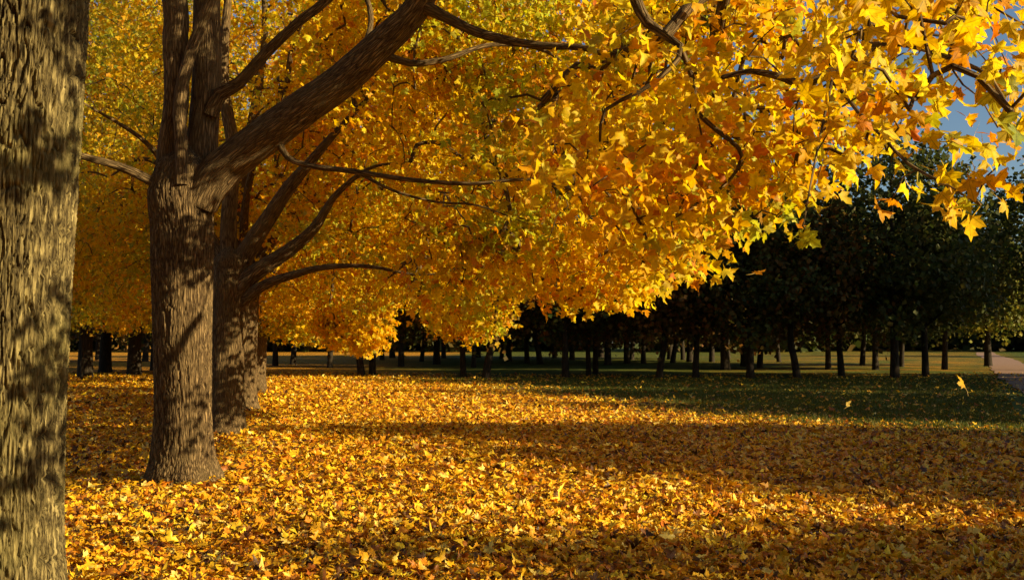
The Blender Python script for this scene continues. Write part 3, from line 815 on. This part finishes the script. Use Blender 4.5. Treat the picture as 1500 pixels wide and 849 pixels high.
def shade_tree(x, y, s, sz, label, src=None):
    src = src or shade
    o = copy_tree(src) if src.name in first else src
    first[src.name] = 1
    o.location = (x, y, 0); o.scale = (s, s, sz); o.rotation_euler = (0, 0, random.random() * 6)
    o['label'] = label


T = 1 / math.tan(SUN_EL)
def from_tip(tx, ty, h):
    return (tx + SUN_H[0] * T * h, ty + SUN_H[1] * T * h)
x, y = from_tip(-3.4, 18.5, 11.0); shade_tree(x, y, .78, 11 / 12, 'slender tree right of the picture whose long shadow crosses the middle of the leaves')
x, y = from_tip(0.5, 15.6, 10.0); shade_tree(x, y, 1.4, 10 / 12, 'broad tree right of the picture whose shadow widens across the leaves to the right')
x, y = from_tip(0.7, 7.7, 12.0); shade_tree(x, y, 1.0, 1.0, 'tree right of the picture whose shadow darkens the bottom right corner')
for i, (tx, ty, h, s) in enumerate([(0.5, 26.0, 12, 1.0), (-3.0, 33.0, 13, 1.1), (-7, 42.5, 14.5, 1.15), (-10, 50, 17, 1.3), (-2, 54, 18, 1.3), (6, 29.5, 14, 1.2), (2, 44, 17, 1.3)]):
    x, y = from_tip(tx, ty, h)
    shade_tree(x, y, s, h / 12, ['first', 'second', 'third', 'fourth', 'fifth', 'sixth', 'seventh'][i] + ' of the tall trees that shade the far lawn', shade2)

for i, (x, y, ss) in enumerate([(72, 99, 1.35)]):  # out of view, added for more shade on the far grass
    shade_tree(x, y, ss, ss, 'unseen lone tree added far beyond the path to throw a shade band over the far grass', shade2)
for i, (x, y, ss) in enumerate([(-14, -9, 1.35), (-6, -13, 1.4), (2.5, -12, 1.4), (10, -15, 1.35), (-20, 0, 1.3), (-11, -20, 1.5), (4, -22, 1.5), (18, -20, 1.4)]):  # unseen trees added behind the camera to cut the sky fill
    shade_tree(x, y, ss, ss, ['first', 'second', 'third', 'fourth', 'fifth', 'sixth', 'seventh', 'eighth'][i] + ' of the unseen trees added behind the camera to block sky light')

# ------------------------------------------------------------------ thin sapling at the far left
root = thing('young_tree', 'thin bare sapling stem beside the rough foreground trunk', 'tree', tuple(W(121, 557, 41)))
s = Tubes(); b = np.array([W(121, 500, 41)[0], 41.0, 0.0])
root.location = tuple(b)
s.add(spline([b, b + (0.03, 0, 1.2), b + (-.04, 0, 2.6), b + (.05, 0, 4.0)], [.06, .05, .04, .012], .3)[0], spline([b, b + (0.03, 0, 1.2), b + (-.04, 0, 2.6), b + (.05, 0, 4.0)], [.06, .05, .04, .012], .3)[1], 7)
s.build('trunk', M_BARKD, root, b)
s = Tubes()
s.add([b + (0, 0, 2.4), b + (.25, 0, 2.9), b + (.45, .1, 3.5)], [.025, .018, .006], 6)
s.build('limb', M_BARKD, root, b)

# ------------------------------------------------------------------ falling leaves in the air
for (px, py, dd, sz, ax, nr, colr, lb) in [
    (1411, 566, 8.3, .112, (-.2, .3, 1), (.75, -.7, .3), (.80, .48, .02), 'bright yellow leaf falling upside down in front of the path'),
    (1238, 593, 8.2, .055, (.6, .1, .8), (.75, -.65, .2), (.82, .60, .15), 'tiny pale leaf falling over the dark lawn'),
    (1106, 400, 8.0, .10, (1, .2, .25), (0, -.25, 1), (.72, .33, .015), 'orange leaf drifting edge on in front of dark crowns'),
    (728, 501, 16.0, .10, (.2, .1, -1), (.7, -.7, .2), (.78, .52, .03), 'yellow leaf falling below the golden foliage in the centre')]:
    p = W(px, py, dd)
    root = thing('falling_leaf', lb, 'leaf', p, 'leaves caught falling in the air')
    leaves_mesh('blade', LEAF_FINE, np.zeros((1, 3)), np.array([ax], float), np.array([nr], float), np.array([sz]), np.array([colr]), M_NEAR, root, .25, None)
    a = np.array(ax, float); a /= np.linalg.norm(a)
    s = Tubes(); s.add([np.zeros(3), -a * sz * .35 + (0.006, 0, 0), -a * sz * .75 + (0.0, 0, .004)], [.0022, .002, .0018], 5)
    m, nt, out = new_mat('leaf_stalk'); pb = N(nt, 'ShaderNodeBsdfPrincipled', Roughness=.6); pb.inputs['Base Color'].default_value = (.6, .42, .1, 1)
    nt.links.new(pb.outputs[0], out.inputs['Surface'])
    s.build('stalk', m, root)

# ------------------------------------------------------------------ ground
gx = np.sinh(np.linspace(-5.2, 5.2, 240)) * (420 / math.sinh(5.2))
gy = np.concatenate([np.linspace(-120, 0, 24)[:-1], np.linspace(0, 60, 150)[:-1], np.geomspace(60, 900, 70)])
X, Y = np.meshgrid(gx, gy); V = np.stack([X, Y, ground_z(X, Y)], -1).reshape(-1, 3)
nx, ny = len(gx), len(gy)
i = (np.arange(ny - 1)[:, None] * nx + np.arange(nx - 1)[None]).ravel()
F = np.stack([i, i + 1, i + nx + 1, i + nx], 1)
m, nt, out = new_mat('lawn_and_leaf_litter')
tc = N(nt, 'ShaderNodeTexCoord')
lit = N(nt, 'ShaderNodeAttribute', attribute_name='litter')
vo = N(nt, 'ShaderNodeTexVoronoi', Scale=11.0); nt.links.new(tc.outputs['Object'], vo.inputs['Vector'])
sep = N(nt, 'ShaderNodeSeparateColor'); nt.links.new(vo.outputs['Color'], sep.inputs[0])
r1 = N(nt, 'ShaderNodeValToRGB'); e = r1.color_ramp.elements
e[0].position = 0; e[0].color = (.10, .04, .01, 1); e[1].position = 1; e[1].color = (.62, .34, .03, 1)
k = e.new(.3); k.color = (.3, .11, .012, 1); k = e.new(.6); k.color = (.58, .25, .014, 1)
nt.links.new(sep.outputs[0], r1.inputs['Fac'])
g1 = N(nt, 'ShaderNodeTexNoise', Scale=.5, Detail=6.0, Roughness=.6); nt.links.new(tc.outputs['Object'], g1.inputs['Vector'])
r2 = N(nt, 'ShaderNodeValToRGB'); e = r2.color_ramp.elements
e[0].position = .3; e[0].color = (.04, .055, .01, 1); e[1].position = .7; e[1].color = (.095, .125, .016, 1)
nt.links.new(g1.outputs['Fac'], r2.inputs['Fac'])
# patches of fallen leaves on the far grass
g2 = N(nt, 'ShaderNodeTexNoise', Scale=.22, Detail=8.0, Roughness=.7); nt.links.new(tc.outputs['Object'], g2.inputs['Vector'])
mr = N(nt, 'ShaderNodeMapRange'); mr.inputs['From Min'].default_value = .42; mr.inputs['From Max'].default_value = .62
nt.links.new(g2.outputs['Fac'], mr.inputs['Value'])
far = N(nt, 'ShaderNodeAttribute', attribute_name='farlitter')
mu = N(nt, 'ShaderNodeMath', operation='MULTIPLY'); nt.links.new(mr.outputs[0], mu.inputs[0]); nt.links.new(far.outputs['Fac'], mu.inputs[1])
mxx = N(nt, 'ShaderNodeMath', operation='MAXIMUM'); nt.links.new(lit.outputs['Fac'], mxx.inputs[0]); nt.links.new(mu.outputs[0], mxx.inputs[1])
mc = N(nt, 'ShaderNodeMix', data_type='RGBA')
nt.links.new(mxx.outputs[0], mc.inputs[0]); nt.links.new(r2.outputs[0], mc.inputs[6]); nt.links.new(r1.outputs[0], mc.inputs[7])
pb = N(nt, 'ShaderNodeBsdfPrincipled', Roughness=.9); pb.inputs['Specular IOR Level'].default_value = .1
nt.links.new(mc.outputs[2], pb.inputs['Base Color'])
fb = N(nt, 'ShaderNodeTexNoise', Scale=14.0, Detail=4.0); nt.links.new(tc.outputs['Object'], fb.inputs['Vector'])
bp = N(nt, 'ShaderNodeBump', Strength=1.0, Distance=.12); nt.links.new(fb.outputs['Fac'], bp.inputs['Height'])
nt.links.new(bp.outputs[0], pb.inputs['Normal']); nt.links.new(pb.outputs[0], out.inputs['Surface'])
farv = sstep(45, 52, Y) * (1 - 0.4 * sstep(100, 160, Y)) * (1 - sstep(0, 3, X - (0.453 * Y + 3.5)))
farv = farv * (.15 + .65 * sstep(.15, .36, X / np.maximum(Y, 1)))
ground = mesh_obj('ground', V, F.ravel(), np.full(len(F), 4), m, None, True,
                  [('litter', 'FLOAT', 'POINT', litter_density(X, Y).ravel(), 'value'), ('farlitter', 'FLOAT', 'POINT', farv.ravel(), 'value')])
tag(ground, kind='structure')

# path
ys = np.concatenate([np.linspace(2, 60, 60), np.linspace(62, 150, 40)])
pv, pf = [], []
for y in ys:
    xc = .453 * y + 3.0 + .2 * math.sin(y / 11.0)
    for j in range(7):
        xx = xc + (j / 6 - .5) * 2.5 + (0.12 * float(vnoise(y * .6, j * 9.0, 1.0, 8)) if j in (0, 6) else 0)
        pv.append((xx, y, float(ground_z(xx, y)) + .02))
for a in range(len(ys) - 1):
    for j in range(6):
        q = a * 7 + j; pf.append((q, q + 1, q + 8, q + 7))
m, nt, out = new_mat('gravel_path')
tc = N(nt, 'ShaderNodeTexCoord')
n1 = N(nt, 'ShaderNodeTexNoise', Scale=30.0, Detail=6.0); nt.links.new(tc.outputs['Object'], n1.inputs['Vector'])
rr = N(nt, 'ShaderNodeValToRGB'); e = rr.color_ramp.elements
e[0].position = .3; e[0].color = (.18, .095, .055, 1); e[1].position = .7; e[1].color = (.31, .17, .10, 1)
nt.links.new(n1.outputs['Fac'], rr.inputs['Fac'])
pb = N(nt, 'ShaderNodeBsdfPrincipled', Roughness=.9); nt.links.new(rr.outputs[0], pb.inputs['Base Color'])
bp = N(nt, 'ShaderNodeBump', Strength=.4, Distance=.02); nt.links.new(n1.outputs['Fac'], bp.inputs['Height']); nt.links.new(bp.outputs[0], pb.inputs['Normal'])
nt.links.new(pb.outputs[0], out.inputs['Surface'])
pf = np.array(pf)
tag(mesh_obj('path', np.array(pv), pf.ravel(), np.full(len(pf), 4), m, None, True), kind='structure')


# leaf litter
def scatter(y0, y1, per_m2, margin=1.8):
    wmax = .54 * y1 + margin
    n = int((y1 - y0) * 2 * wmax * per_m2)
    x = rng.uniform(-wmax, wmax, n); y = rng.uniform(y0, y1, n)
    k = (np.abs(x) < .54 * y + margin)
    return x[k], y[k]


def litter(name, y0, y1, per, tmpl, size, base=.08):
    x, y = scatter(y0, y1, per)
    d = litter_density(x, y)
    # slight drifts: thick and thin patches
    pth = .72 + .4 * vnoise(x * .9, y * .9, 5.5, 31)
    k = rng.uniform(0, 1, len(x)) < np.maximum(d * pth, base)
    x, y, d = x[k], y[k], d[k]; n = len(x)
    z = ground_z(x, y) + .006 + rng.uniform(0, .035, n) * d
    a = rng.uniform(0, 6.283, n)
    axis = np.stack([np.cos(a), np.sin(a), rng.normal(0, .35, n)], 1)
    nrm = np.stack([rng.normal(0, .45, n), rng.normal(0, .45, n), np.ones(n)], 1)
    sz = rng.uniform(.6, 1.2, n) * size
    z += np.abs(axis[:, 2]) * sz * .35
    c = palette(n, *FALLEN)
    pat = vnoise(x * .5, y * .5, 1.5, 41)
    c *= (1 + .12 * pat)[:, None]
    return np.stack([x, y, z], 1), axis, nrm, sz, np.clip(c, .003, .9)


pieces = [(LEAF_FINE, litter('a', 4.2, 10.5, 760, LEAF_FINE, .080)), (LEAF_MID, litter('b', 10.5, 22, 380, LEAF_MID, .084)), (LEAF_FAR, litter('c', 22, 50, 110, LEAF_FAR, .125))]
VV, FF, CC, nb = [], [], [], 0
tmp = []
for tm, (p, a, nn, s, c) in pieces:
    o = leaves_mesh('fallen_leaves', tm, p, a, nn, s, c, M_FALLEN, None, .55, None, rng, .38)
    tmp.append(o)
# one object for the whole carpet of leaves
for o in tmp:
    me = o.data
    v = np.zeros(len(me.vertices) * 3, np.float32); me.vertices.foreach_get('co', v)
    f = np.zeros(len(me.loops), np.int32); me.loops.foreach_get('vertex_index', f)
    c = np.zeros(len(me.polygons) * 4, np.float32); me.attributes['leafcol'].data.foreach_get('color', c)
    VV.append(v.reshape(-1, 3)); FF.append(f + nb); CC.append(c.reshape(-1, 4)); nb += len(me.vertices)
    bpy.data.objects.remove(o); bpy.data.meshes.remove(me)
FF = np.concatenate(FF)
fl = mesh_obj('fallen_leaves', np.vstack(VV), FF, np.full(len(FF) // 3, 3), M_FALLEN, None, False, [('leafcol', 'FLOAT_COLOR', 'FACE', np.vstack(CC), 'color')])
tag(fl, 'thick carpet of fallen yellow and orange maple leaves on the ground', 'fallen leaves', kind='stuff')

# grass blades where the litter thins out
x, y = scatter(12, 44, 320)
d = litter_density(x, y)
k = (rng.uniform(0, 1, len(x)) > d * 1.1) & (x < .453 * y + 1.2)
k &= rng.uniform(0, 1, len(x)) < np.interp(y, [12, 24, 44], [1, .7, .25])
x, y = x[k], y[k]; n = len(x)
p = np.stack([x, y, ground_z(x, y)], 1)
ax = np.stack([rng.normal(0, .45, n), rng.normal(0, .45, n), np.ones(n)], 1); nr = np.stack([rng.normal(0, 1, n), rng.normal(0, 1, n), rng.normal(0, .2, n)], 1)
BL = (np.array([(-.11, 0, 0), (.11, 0, 0), (0, 1, 0)], float), np.array([[0, 1, 2]]))
gr = leaves_mesh('grass', BL, p, ax, nr, rng.uniform(.05, .11, n), palette(n, [(.085, .10, .013), (.11, .12, .016), (.18, .15, .025)], [4, 3, 1]), M_GRASS, None, .2)
tag(gr, 'short dark green grass of the shaded lawn', 'grass', kind='stuff')

# far wood closing the view, beyond the park
rg = np.random.default_rng(900)
P, S = [], []
for k in range(200):
    a = rg.uniform(-.75, .8); dd = rg.uniform(150, 210)
    cx, cy = dd * a, dd; h = rg.uniform(7, 13); R = rg.uniform(4, 7)
    v = rg.normal(0, 1, (420, 3)); v /= np.linalg.norm(v, axis=1)[:, None]
    v *= (rg.uniform(.5, 1, 420) ** .5)[:, None]
    P.append(np.stack([cx + v[:, 0] * R, cy + v[:, 1] * R, np.maximum(.2, h / 2 + v[:, 2] * h / 2)], 1))
P = np.vstack(P); n = len(P)
fw = leaves_mesh('far_wood', LEAF_QUAD, P, rg.normal(0, 1, (n, 3)), rg.normal(0, 1, (n, 3)), rg.uniform(.9, 1.8, n), palette(n, [(.05, .06, .012), (.09, .07, .015), (.07, .08, .015)], [3, 2, 2], .3), M_DARK, None, .2)
tag(fw, 'far off wood closing the view behind the park', 'wood', kind='stuff')

# ------------------------------------------------------------------ light, sky, camera
wd = bpy.data.worlds.new('World'); SC.world = wd; wd.use_nodes = True
nt = wd.node_tree; nt.nodes.clear()
sk = nt.nodes.new('ShaderNodeTexSky'); sk.sky_type = 'NISHITA'; sk.sun_disc = False
sk.sun_elevation = SUN_EL; sk.sun_rotation = math.atan2(SUN_H[0], SUN_H[1])
sk.air_density = 1.0; sk.dust_density = 0.8; sk.ozone_density = 3.0
bg = nt.nodes.new('ShaderNodeBackground'); bg.inputs['Strength'].default_value = 0.055
ow = nt.nodes.new('ShaderNodeOutputWorld')
nt.links.new(sk.outputs[0], bg.inputs[0]); nt.links.new(bg.outputs[0], ow.inputs[0])

ld = bpy.data.lights.new('sun', 'SUN'); ld.energy = 5.0; ld.angle = math.radians(.5); ld.color = (1.0, .81, .48)
lo = bpy.data.objects.new('sun', ld); COL.objects.link(lo)
lo.rotation_euler = Vector(SUN).to_track_quat('Z', 'Y').to_euler(); lo.location = (40, -20, 30)

cd = bpy.data.cameras.new('camera'); cd.lens = 36.0 * FPX / 1500; cd.sensor_width = 36.0; cd.clip_end = 2000
cam = bpy.data.objects.new('camera', cd); COL.objects.link(cam)
cam.location = (0, 0, CAM_H); cam.rotation_euler = (math.pi / 2 + PITCH, 0, 0)
SC.camera = cam
SC.view_settings.view_transform = 'Standard'; SC.view_settings.look = 'None'
SC.view_settings.exposure = 1.0; SC.view_settings.gamma = 1.0
SC.cycles.max_bounces = 8; SC.cycles.diffuse_bounces = 6; SC.cycles.transmission_bounces = 6
SC.view_settings.use_white_balance = True; SC.view_settings.white_balance_temperature = 6800; SC.view_settings.white_balance_tint = 8
SC.cycles.use_denoising = True
